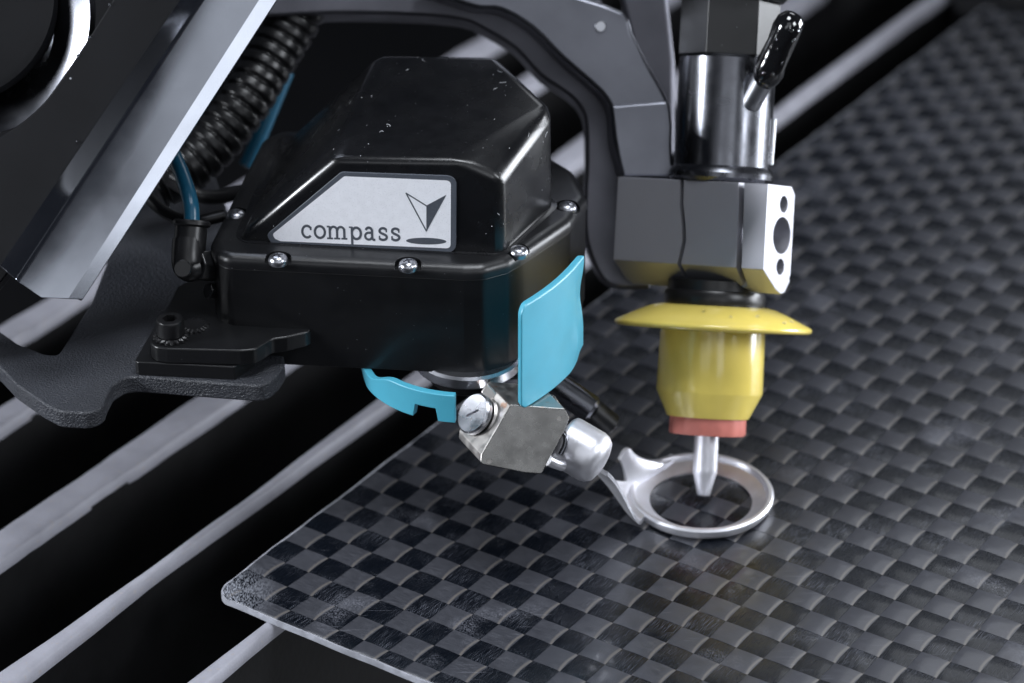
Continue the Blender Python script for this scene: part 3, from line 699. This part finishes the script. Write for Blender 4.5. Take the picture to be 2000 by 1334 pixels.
# bright barrel joint
jc = PD(1136, 880, DK + 10); ax_u = (IR * .80 - IU * .46 + IN * .22).normalized()
bm = B(); lathe(bm, [(7.4, -6.6), (8.2, -5.9), (8.4, -5), (8.4, 3.6), (8.0, 5.4), (6.8, 6.9), (4.6, 7.7), (0, 8.0)], jc, ax_u, 56, ref=IU)
obj('barrel_joint', bm, 'satin', probe, ang=60, label='bright polished barrel joint')
bm = B(); cyl(bm, jc - ax_u * 13 - IN * 3, jc - ax_u * 4 - IN * 1, 5.6, 40, .6); obj('joint_shaft', bm, 'steel_dark', probe)
bm = B(); tube(bm, [PD(*z6(1080, 1178), DK - 1), PD(*z6(1105, 1190), DK), PD(*z6(1150, 1205), DK + 3)], 1.7, 24); obj('dowel_pin', bm, 'probe', probe)
bm = B(); tube(bm, spline([PD(*z6(1150, 1030), DK + 2), PD(*z6(1165, 1060), DK + 1), PD(*z6(1163, 1100), DK + 1), PD(*z6(1140, 1150), DK + 1)], 6), .75, 12); obj('spring_clip', bm, 'steel_dark', probe)
# dark link behind
bm = B(); cyl(bm, PD(1075, 745, 905), PD(1160, 802, 905), 4.6, 32, 1.0); obj('link_rod', bm, 'steel_dark', probe)
bm = B(); cyl(bm, PD(1150, 796, 912), PD(1196, 834, 916), 4.2, 32, 1.2); obj('link_end', bm, 'anod_body', probe)
# ring foot
rc = PZ(1369, 972, 2.0); rc = Vector((rc.x, rc.y, 0))
prof = [(16.9, .25), (16.7, 1.0), (21.2, 3.0), (21.5, 4.2), (22.0, 4.8), (23.0, 4.8), (23.6, 4.1), (23.5, 2.6), (22.3, .9), (20.0, .3)]
bm = B(); ringlathe(bm, prof, rc, (0, 0, 1), 96); obj('ring_foot', bm, 'satin', probe, ang=38, label='polished ring foot resting on the carbon sheet')
# arm: smooth blade from barrel to ring, with the deflector horn standing on its far edge
J = PD(1166, 884, DK + 20); Jp = Vector((J.x, J.y, 0)); dirJ = (Jp - rc).normalized(); dJ = (Jp - rc).length; perp = Vector((-dirJ.y, dirJ.x, 0))
if perp.y < 0: perp = -perp                                # perp points away from the viewer
def blade(t, v, dz=0.0):                                   # t 0 at the barrel, 1 at the ring; v -1 near side .. 1 far side
    th_ = math.radians(20 + 54 * v); e_ = rc + Vector((-math.cos(th_), math.sin(th_), 0)) * 22.4
    a_ = Jp + perp * (v * 6.5 + 1.0); m_ = rc + dirJ * 29 + perp * (v * 9.5 + 6.0)
    p = a_ * (1 - t) ** 2 + m_ * 2 * t * (1 - t) + e_ * t * t
    z = 4.3 + (J.z - 4.3) * (1 - sm(t, -.25, .78))
    return Vector((p.x, p.y, z + dz + .5 * v * v * (1 - t)))
bm = B(); NT, NV = 28, 12; G = {}
for a_ in range(NT + 1):
    for b_ in range(NV + 1):
        for c_ in (0, 1): G[a_, b_, c_] = bm.verts.new(blade(a_ / NT, b_ / NV * 2 - 1, -1.8 * c_))
for a_ in range(NT):
    for b_ in range(NV):
        for c_ in (0, 1): bm.faces.new((G[a_, b_, c_], G[a_ + 1, b_, c_], G[a_ + 1, b_ + 1, c_], G[a_, b_ + 1, c_]))
    for b_ in (0, NV): bm.faces.new((G[a_, b_, 0], G[a_ + 1, b_, 0], G[a_ + 1, b_, 1], G[a_, b_, 1]))
for a_ in (0, NT):
    for b_ in range(NV): bm.faces.new((G[a_, b_, 0], G[a_, b_ + 1, 0], G[a_, b_ + 1, 1], G[a_, b_, 1]))
obj('probe_arm', bm, 'satin', probe, bevel=.35, seg=2, ang=40)
bm = B(); G = {}; NT, NV = 26, 8
for a_ in range(NT + 1):
    t = a_ / NT; tt = .60 + .40 * t; base_ = blade(tt, .97, -.5)
    hgt = max(.15, 12.5 * (1 - max(0, t - .20) / .80) ** 1.9); rnd_ = 1 - (max(0, .16 - t) / .16) ** 2 * .3
    for b_ in range(NV + 1):
        q = b_ / NV; lean = -dirJ * (-1.5 * q * q * (1 - t)) + perp * (1.6 * q * q)
        for c_ in (0, 1): G[a_, b_, c_] = bm.verts.new(base_ + Vector((0, 0, hgt * rnd_ * q)) + lean + perp * (1.3 * c_))
for a_ in range(NT):
    for b_ in range(NV):
        for c_ in (0, 1): bm.faces.new((G[a_, b_, c_], G[a_ + 1, b_, c_], G[a_ + 1, b_ + 1, c_], G[a_, b_ + 1, c_]))
    for b_ in (0, NV): bm.faces.new((G[a_, b_, 0], G[a_ + 1, b_, 0], G[a_ + 1, b_, 1], G[a_, b_, 1]))
for a_ in (0, NT):
    for b_ in range(NV): bm.faces.new((G[a_, b_, 0], G[a_, b_ + 1, 0], G[a_, b_ + 1, 1], G[a_, b_, 1]))
obj('deflector_horn', bm, 'satin', probe, bevel=.4, seg=3, ang=45)

# ================================================================== CUTTING HEAD
tip = PZ(1374, 968, 3.0); DH = (tip - CAM).dot(-IN); HS = DH / F
tl = math.radians(3.1)
el = math.radians(1.5)
hr = (IR * math.cos(tl) - IU * math.sin(tl)); hu0 = (IR * math.sin(tl) + IU * math.cos(tl))
hu = (hu0 * math.cos(el) + IN * math.sin(el)).normalized(); hn = hr.cross(hu).normalized()
if hn.dot(IN) < 0: hn = -hn
def hd(r, t, n=0): return tip + (hr * r + hu * t + hn * n) * HS         # head frame, r right, t up, n to the viewer, in photo pixels
head = top('cutting_head', 'steel cutting head with yellow splash guard and slim nozzle tube above the ring', 'cutting head', tip)
def hl(prof, m, name, parent=head, seg=72, wob=None, **kw):
    return obj(name, lathe(B(), [(r * HS, t * HS) for r, t in prof], tip, hu, seg, ref=hr, wob=wob), m, parent, **kw)
hl([(4, -1), (11.5, 0), (13, 2), (23.5, 45), (24, 50), (24, 165)], 'satin', 'nozzle_tube', ang=20)
def redw(f, h): return 1 + .012 * math.cos(f * 2 * math.pi * 14) + .008 * math.cos(f * 31)
hl([(30, 119), (72, 120), (74, 124), (74, 160)], 'red', 'red_insert', wob=redw)
hl([(60, 153), (80, 154), (82, 158), (102, 200), (104, 206), (102, 325), (100, 340)], 'yellow', 'splash_guard_sleeve', ang=22)
hl([(100, 322), (186, 325), (192, 328), (193, 333), (190, 337), (150, 356), (122, 368), (104, 372), (60, 373)], 'yellow', 'splash_guard_disc', seg=96, ang=60)
hl([(92, 368), (97, 372), (99, 380), (99, 394), (96, 400), (86, 403)], 'rubber', 'seal_ring')
hl([(86, 398), (92, 400), (92, 420), (80, 422)], 'rubber', 'seal_ring')
hl([(96, 612), (103, 619), (104, 628), (100, 636), (94, 642), (94, 850), (90, 855)], 'steel_dark', 'barrel', ang=30)
hl([(92, 852), (97, 856), (97, 962), (92, 968)], 'anod_body', 'coupling_hex', seg=6, bevel=2 * HS, ang=25)
hl([(103, 965), (108, 970), (108, 1080), (100, 1085)], 'rubber', 'upper_collar')
hl([(60, 1080), (62, 1300)], 'rubber', 'supply_pipe')
bm = B(); cyl(bm, hd(92, 650, 20), hd(94, 740, 20), 6 * HS, 20, 1 * HS); obj('side_key', bm, 'steel', head)
# bleed stub with wet black cap
s0 = hd(40, 760, 70); s1 = hd(72, 832, 108)
bm = B(); cyl(bm, s0, s1, 22 * HS, 32, 2 * HS); obj('bleed_stub', bm, 'steel', head)
k0 = hd(62, 800, 96); k1 = hd(104, 920, 150)
dk = (k1 - k0).normalized()
bm = B(); lathe(bm, [(0, -1), (20 * HS, 0), (26 * HS, 12 * HS), (30 * HS, 30 * HS), (28 * HS, 48 * HS), (27 * HS, 90 * HS), (29 * HS, 120 * HS), (27 * HS, 138 * HS), (17 * HS, 151 * HS), (0, 156 * HS)], k0, dk, 40, wob=lambda f, h: 1 + .04 * math.sin(f * 6.28 * 3 + h * .6))
cap = obj('black_cap', bm, 'wetblack', head, ang=70)
dx_, dy_, dz_ = frame_of(dk, IR)
for (fa, fh, fr) in ((250, 30, 5), (285, 34, 4), (225, 55, 3.2), (300, 60, 3), (262, 85, 3), (240, 100, 3.5), (310, 110, 5), (280, 128, 5), (330, 132, 4), (255, 12, 4)):
    a = math.radians(fa + 0); dirn = (IN * .8 + IR * math.cos(a) + IU * .1 * math.sin(a)); dirn = (dirn - dk * dirn.dot(dk)).normalized()
    p = k0 + dk * fh * HS + dirn * 27.2 * HS; bm = B(); bmesh.ops.create_icosphere(bm, subdivisions=2, radius=fr * HS)
    bm.transform(Matrix.Translation(p)); obj('water_drop', bm, 'water', cap)
for (a_, r_, t_) in ((8, 158, 353), (30, 150, 357), (48, 172, 347), (62, 165, 350), (-12, 140, 361)):
    a = math.radians(a_); bm = B(); bmesh.ops.create_icosphere(bm, subdivisions=2, radius=3.2 * HS); bm.transform(Matrix.Translation(tip + (hr * math.sin(a) * r_ + hn * math.cos(a) * r_ + hu * t_) * HS))
    obj('water_drop', bm, 'water', head)
# ================================================================== CLAMP ARM
arm = top('clamp_arm', 'grey aluminium arm with split clamp block holding the cutting head', 'bracket', hd(0, 410, 0))
# rotate the clamp about the head axis: its front faces 33 degrees left, its end face 57 degrees right
ra = math.radians(-33); cr = hr * math.cos(ra) + hn * -math.sin(ra) * -1; 
cfn = (hn * math.cos(math.radians(33)) - hr * math.sin(math.radians(33))).normalized()    # front normal
cfr = (hr * math.cos(math.radians(33)) + hn * math.sin(math.radians(33))).normalized()    # along the front, to the right end (towards viewer)
def onfrontplane(x, y, off=0):
    return RP(x, y, pf + cfn * off, cfn)
pf = hd(-10, 500, 106)
endR = RP(1500, 440, pf, cfn)
wC = 118 * HS / 1.0
# main block: front polygon (photo), swept back along -cfn
fr = [onfrontplane(*p) for p in ((1206, 350), (1232, 345), (1500, 359), (1497, 527), (1232, 511), (1207, 520))]
slits = []
def slit(pxs, wpx):
    bm_ = B(); L_ = []; R_ = []
    for x, y in pxs: L_.append(onfrontplane(x - wpx / 2, y, 3)); R_.append(onfrontplane(x + wpx / 2, y, 3))
    return prism(bm_, L_ + R_[::-1], -cfn * 12)
depthC = 19.5
tz = lambda v: -cfn * v
prof_front = [(1500, 359), (1497, 526)]
# cross-section: front face, then the lower chamfer running back and down
dn = -hu
Wf0 = onfrontplane(1232, 345); Wf1 = onfrontplane(1500, 359)
hC = (onfrontplane(1497, 527) - Wf1).length
def sec(p):  # section points at a front-top point p
    return [p, p - hu * hC, p - hu * (hC + 6.0) - cfn * 9.0, p - hu * (hC + 7.5) - cfn * 13, p - hu * (hC + 7.0) - cfn * 15.5, p - hu * (hC + 3) - cfn * 19, p - hu * 2.5 - cfn * 19, p - cfn * 16.5]
leftP = onfrontplane(1206, 345)
bm = B(); a = [bm.verts.new(v) for v in sec(leftP)]; b = [bm.verts.new(v) for v in sec(Wf1)]
bm.faces.new(a[::-1]); bm.faces.new(b)
for k in range(8): bm.faces.new((a[k], b[k], b[(k + 1) % 8], a[(k + 1) % 8]))
endc = Wf1 - hu * hC * .5 - cfn * 9.3
def endhole(x, y, r): 
    q = RP(x, y, Wf1, cfr); return cyl(B(), q + cfr * 2, q - cfr * 14, r, 32)
cuts = [slit([(1323, 330), (1322, 400), (1326, 440), (1327, 470), (1318, 510), (1312, 540), (1290, 580)], 8), slit([(1440, 330), (1438, 420), (1434, 525), (1425, 550), (1402, 585)], 11),
        endhole(1531, 399, 2.7), endhole(1527, 460, 5.9), endhole(1524, 521, 2.6), endhole(1544, 544, .9)]
obj('clamp_block', bm, 'clamp', arm, bevel=.45, seg=2, ang=25, cuts=cuts, label='split clamp block with three holes in its bright end')
# curved arm plates
z3 = lambda x, y: (900 + x / 2.857, y / 2.857)
inner_ = [(-260, -60), (0, 20), (110, 50), (230, 60), (400, 160), (560, 320), (720, 460), (800, 540), (838, 620), (850, 760), (870, 860), (905, 985)]
outer_ = [(300, -200), (560, -60), (900, 60), (960, 180), (1040, 340), (1130, 500), (1165, 590), (1180, 700), (1172, 800), (1178, 900), (1190, 1000)]
DA = DH + 4
fpts = [PD(*z3(*p), DA) for p in inner_] ; opts = [PD(*z3(*p), DA) for p in outer_]
bm = B(); prism(bm, spline(fpts, 3) + spline(opts, 3)[::-1], -IN * 14 - IR * 1.5); fa = obj('arm_plate', bm, 'arm', arm, bevel=1.4, seg=3, ang=25)
cuts = None
inner2 = [(-1100, 95), (-700, 75), (-260, 85), (0, 110), (130, 165), (300, 270), (440, 420), (600, 530), (670, 610), (695, 700), (700, 900), (690, 1100), (700, 1350), (790, 1560), (900, 1610)]
outer2 = [(-1100, -160), (-300, -160), (560, -120), (830, 60), (900, 250), (1000, 420), (1060, 620), (1060, 900), (1060, 1100), (1060, 1350), (1060, 1610)]
bm = B(); prism(bm, spline([PD(*z3(*p), DA + 15) for p in inner2], 3) + spline([PD(*z3(*p), DA + 15) for p in outer2], 3)[::-1], -IN * 26); obj('arm_rear_plate', bm, 'arm_dark', arm, bevel=1.2, seg=3, ang=25, label='darker rear plate of the arm')
obj('arm_dowel', cyl(B(), PD(*z3(783, 150), DA + 4), PD(*z3(780, 148), DA - 1.2), 1.9, 24, .3), 'steel', arm)
ft = [PD(*z3(*p), DA - 1.2) for p in ((838, 590), (1150, 562), (1168, 600), (1180, 700), (1176, 800), (1180, 900), (1192, 985), (905, 985), (876, 860), (858, 760))]
bm = B(); prism(bm, ft, -IN * 3); obj('arm_foot', bm, 'arm', arm, bevel=.9, seg=3, ang=30)
# blurred neck between the plates and the pipe
bm = B(); prism(bm, px_poly([(1205, -40), (1300, -40), (1318, 120), (1318, 300), (1290, 330), (1250, 150)], DA + 40), -IN * 10); obj('arm_web', bm, 'arm_dark', arm, bevel=1.5)

# ================================================================== BLACK BRACKET under the housing
ZBK = 64.5
brk = top('mounting_bracket', 'textured black powder coated bracket plate carrying the sensor housing', 'bracket', PZ(200, 700, 58))
lobe = [(1480, 1012), (1550, 950), (1590, 890), (1560, 700), (1300, 100), (1180, -200), (1050, -300), (900, -320), (720, 0), (510, 545), (343, 812), (322, 838), (255, 836), (100, 775), (0, 705), (-260, 560), (-300, 700), (0, 905), (90, 1000), (240, 1105), (330, 1152), (500, 1162), (575, 1130), (592, 1075), (625, 1010), (700, 962), (780, 958), (1300, 1000)]
bm = B(); prism(bm, rounded([PZ(*z5(*p), ZBK) for p in lobe], 6, 5), (0, 0, -5.8)); obj('bracket_plate', bm, 'powder', brk, bevel=.8, seg=3, ang=30)
rb_ = [(345, 1060), (500, 700), (540, 640), (720, 330), (900, 0), (905, 10), (735, 345), (560, 660), (520, 720), (365, 1075)]

# ================================================================== BRIGHT BEAM top left
beam = top('aluminium_beam', 'bright brushed aluminium beam with bevelled edge crossing the upper left', 'beam', PD(100, 560, 868))
ddir = (PD(539, 0, 850) - PD(165, 585, 850)).normalized()
def bx(x, y, dd=0): return PD(x, y, 852 + dd)
# section across the beam, from left to right, as photo x at two rows
_unused = [(62, 482, 20), (74, 470, 7), (98, 462, 3.5), (106, 452, 2.0), (212, 462, -1.0), (243, 462, 6.0), (236, 470, 22)]
def line_pt(x0, y0, dd, s): return bx(x0, y0, dd) + ddir * s
low_end = [(-6, 522, 22), (0, 520, 8), (30, 545, 0.3), (38, 553, 0), (80, 582, 0), (133, 584, 0), (162, 585, 1.25), (159, 588, 22)]
bm = B()
top_xy = [(365, -30, 22), (372, -30, 8), (410, -30, 0.3), (420, -30, 0), (470, -30, 0), (525, -30, 0), (561, -30, 1.25), (557, -30, 22)]
a = [bm.verts.new(bx(*p)) for p in low_end]; b = [bm.verts.new(bx(*p)) for p in top_xy]
bm.faces.new(a[::-1]); bm.faces.new(b)
for k in range(8): bm.faces.new((a[k], b[k], b[(k + 1) % 8], a[(k + 1) % 8]))
obj('beam_bar', bm, 'beam', beam, bevel=.25, seg=2, ang=12)

# ================================================================== BLACK MACHINE HOUSING far top left
mh = top('spindle_housing', 'dark machine panel with a curved opening in the upper left corner', 'machine panel', PD(0, 500, 880))
z1 = lambda x, y: (x / 2.857, y / 2.857)
_arc = spline([Vector((x, y, 0)) for x, y in ((-60, 800), (30, 745), (150, 660), (255, 560), (350, 430), (430, 312), (500, 205), (610, 30), (660, -60))], 6)
pan = [(p.x, p.y) for p in _arc] + [(1150, -60), (190, 1334), (-400, 2100), (-500, 1200)]
bm = B(); prism(bm, [PD(*z1(*p), 872) for p in pan], -IN * 10); obj('outer_panel', bm, 'darkpanel', mh, bevel=.5, seg=2, ang=25)
# gloss cylinder behind the opening
axd = (IN - IR * .16 - IU * .14).normalized(); rcen = PD(-60, 20, 878)
bm = B(); lathe(bm, [(26, -6), (28.5, -4.2), (38.5, -.4), (38.6, -6)], rcen, axd, 120); obj('polished_ring', bm, 'steel_dark', mh, ang=25, label='polished ring flashing white in the curved opening')
bm = B(); lathe(bm, [(0, 3.2), (30, 3.2), (32.5, 2.4), (33, 0), (33, -5)], PD(-98, -8, 876), IN, 120); obj('gloss_drum', bm, 'darkpanel', mh, ang=40)
bm = B(); prism(bm, [PD(x, y, 935) for x, y in ((-300, -200), (520, -200), (420, 60), (100, 420), (-300, 700))], -IN * 4); obj('rear_panel', bm, 'darkpanel', mh)
for x, y in ((435, 310), (498, 206), (612, 24), (430, 790)):
    bm = B(); bmesh.ops.create_icosphere(bm, subdivisions=2, radius=.45); bm.transform(Matrix.Translation(PD(*z1(x, y), 871.6))); obj('water_drop', bm, 'water', mh)

# ================================================================== HOSES
hs = top('corrugated_hose', 'black corrugated hose curving down behind the aluminium beam', 'hose', PD(400, 340, 945))
path = spline([PD(606, -20, 955), PD(566, 55, 955), PD(521, 128, 952), PD(478, 200, 948), PD(426, 268, 945), PD(368, 325, 942), PD(300, 362, 940)], 60)
L_ = [0]
for p, q in zip(path, path[1:]): L_.append(L_[-1] + (q - p).length)
bm = B(); tube(bm, path, lambda t, i: 8.7 - 1.25 * abs(math.cos(L_[i] * math.pi / 4.7)) ** 9, 36); obj('hose_wall', bm, 'hose', hs, ang=80)
def hose(name, label, cat, pts, r, m, n=10):
    o = obj(name, tube(B(), spline(pts, n), r, 24), m, None, ang=80); o['label'] = label; o['category'] = cat; return o
hose('air_tube', 'blue air tube plugged into the black elbow fitting', 'tube', [PD(300, 180, 905), PD(325, 270, 895), PD(355, 340, 884), PD(372, 395, 878), PD(375, 436, 877)], 2.45, 'bluehose')
hose('air_tube', 'blurred blue tube hanging beside the corrugated hose', 'tube', [PD(560, 140, 985), PD(535, 200, 985), PD(508, 265, 985), PD(480, 325, 985)], 2.6, 'bluehose')
hose('cable', 'thin black cable looping behind the elbow fitting', 'cable', [PD(240, 330, 915), PD(290, 385, 905), PD(330, 420, 898), PD(380, 432, 893), PD(440, 420, 893)], 2.0, 'rubber')
hose('cable', 'black cable crossing low behind the housing', 'cable', [PD(330, 350, 930), PD(400, 385, 930), PD(470, 375, 940), PD(530, 350, 950)], 2.4, 'rubber')
# dark mass beyond the sheet, top right
dm = top('machine_frame', 'dark machine frame edge at the upper right beyond the carbon sheet', 'machine frame', PZ(1900, 10, 0))
fp0 = ab(-60, BMAX + 8, -40)
bm = B(); prism(bm, [ab(-20, BMAX + 6, -60), ab(AMAX + 200, BMAX + 6, -60), ab(AMAX + 200, BMAX + 50, -60), ab(-20, BMAX + 50, -60)], (0, 0, 110)); obj('frame_rail', bm, 'darkpanel', dm, bevel=2)
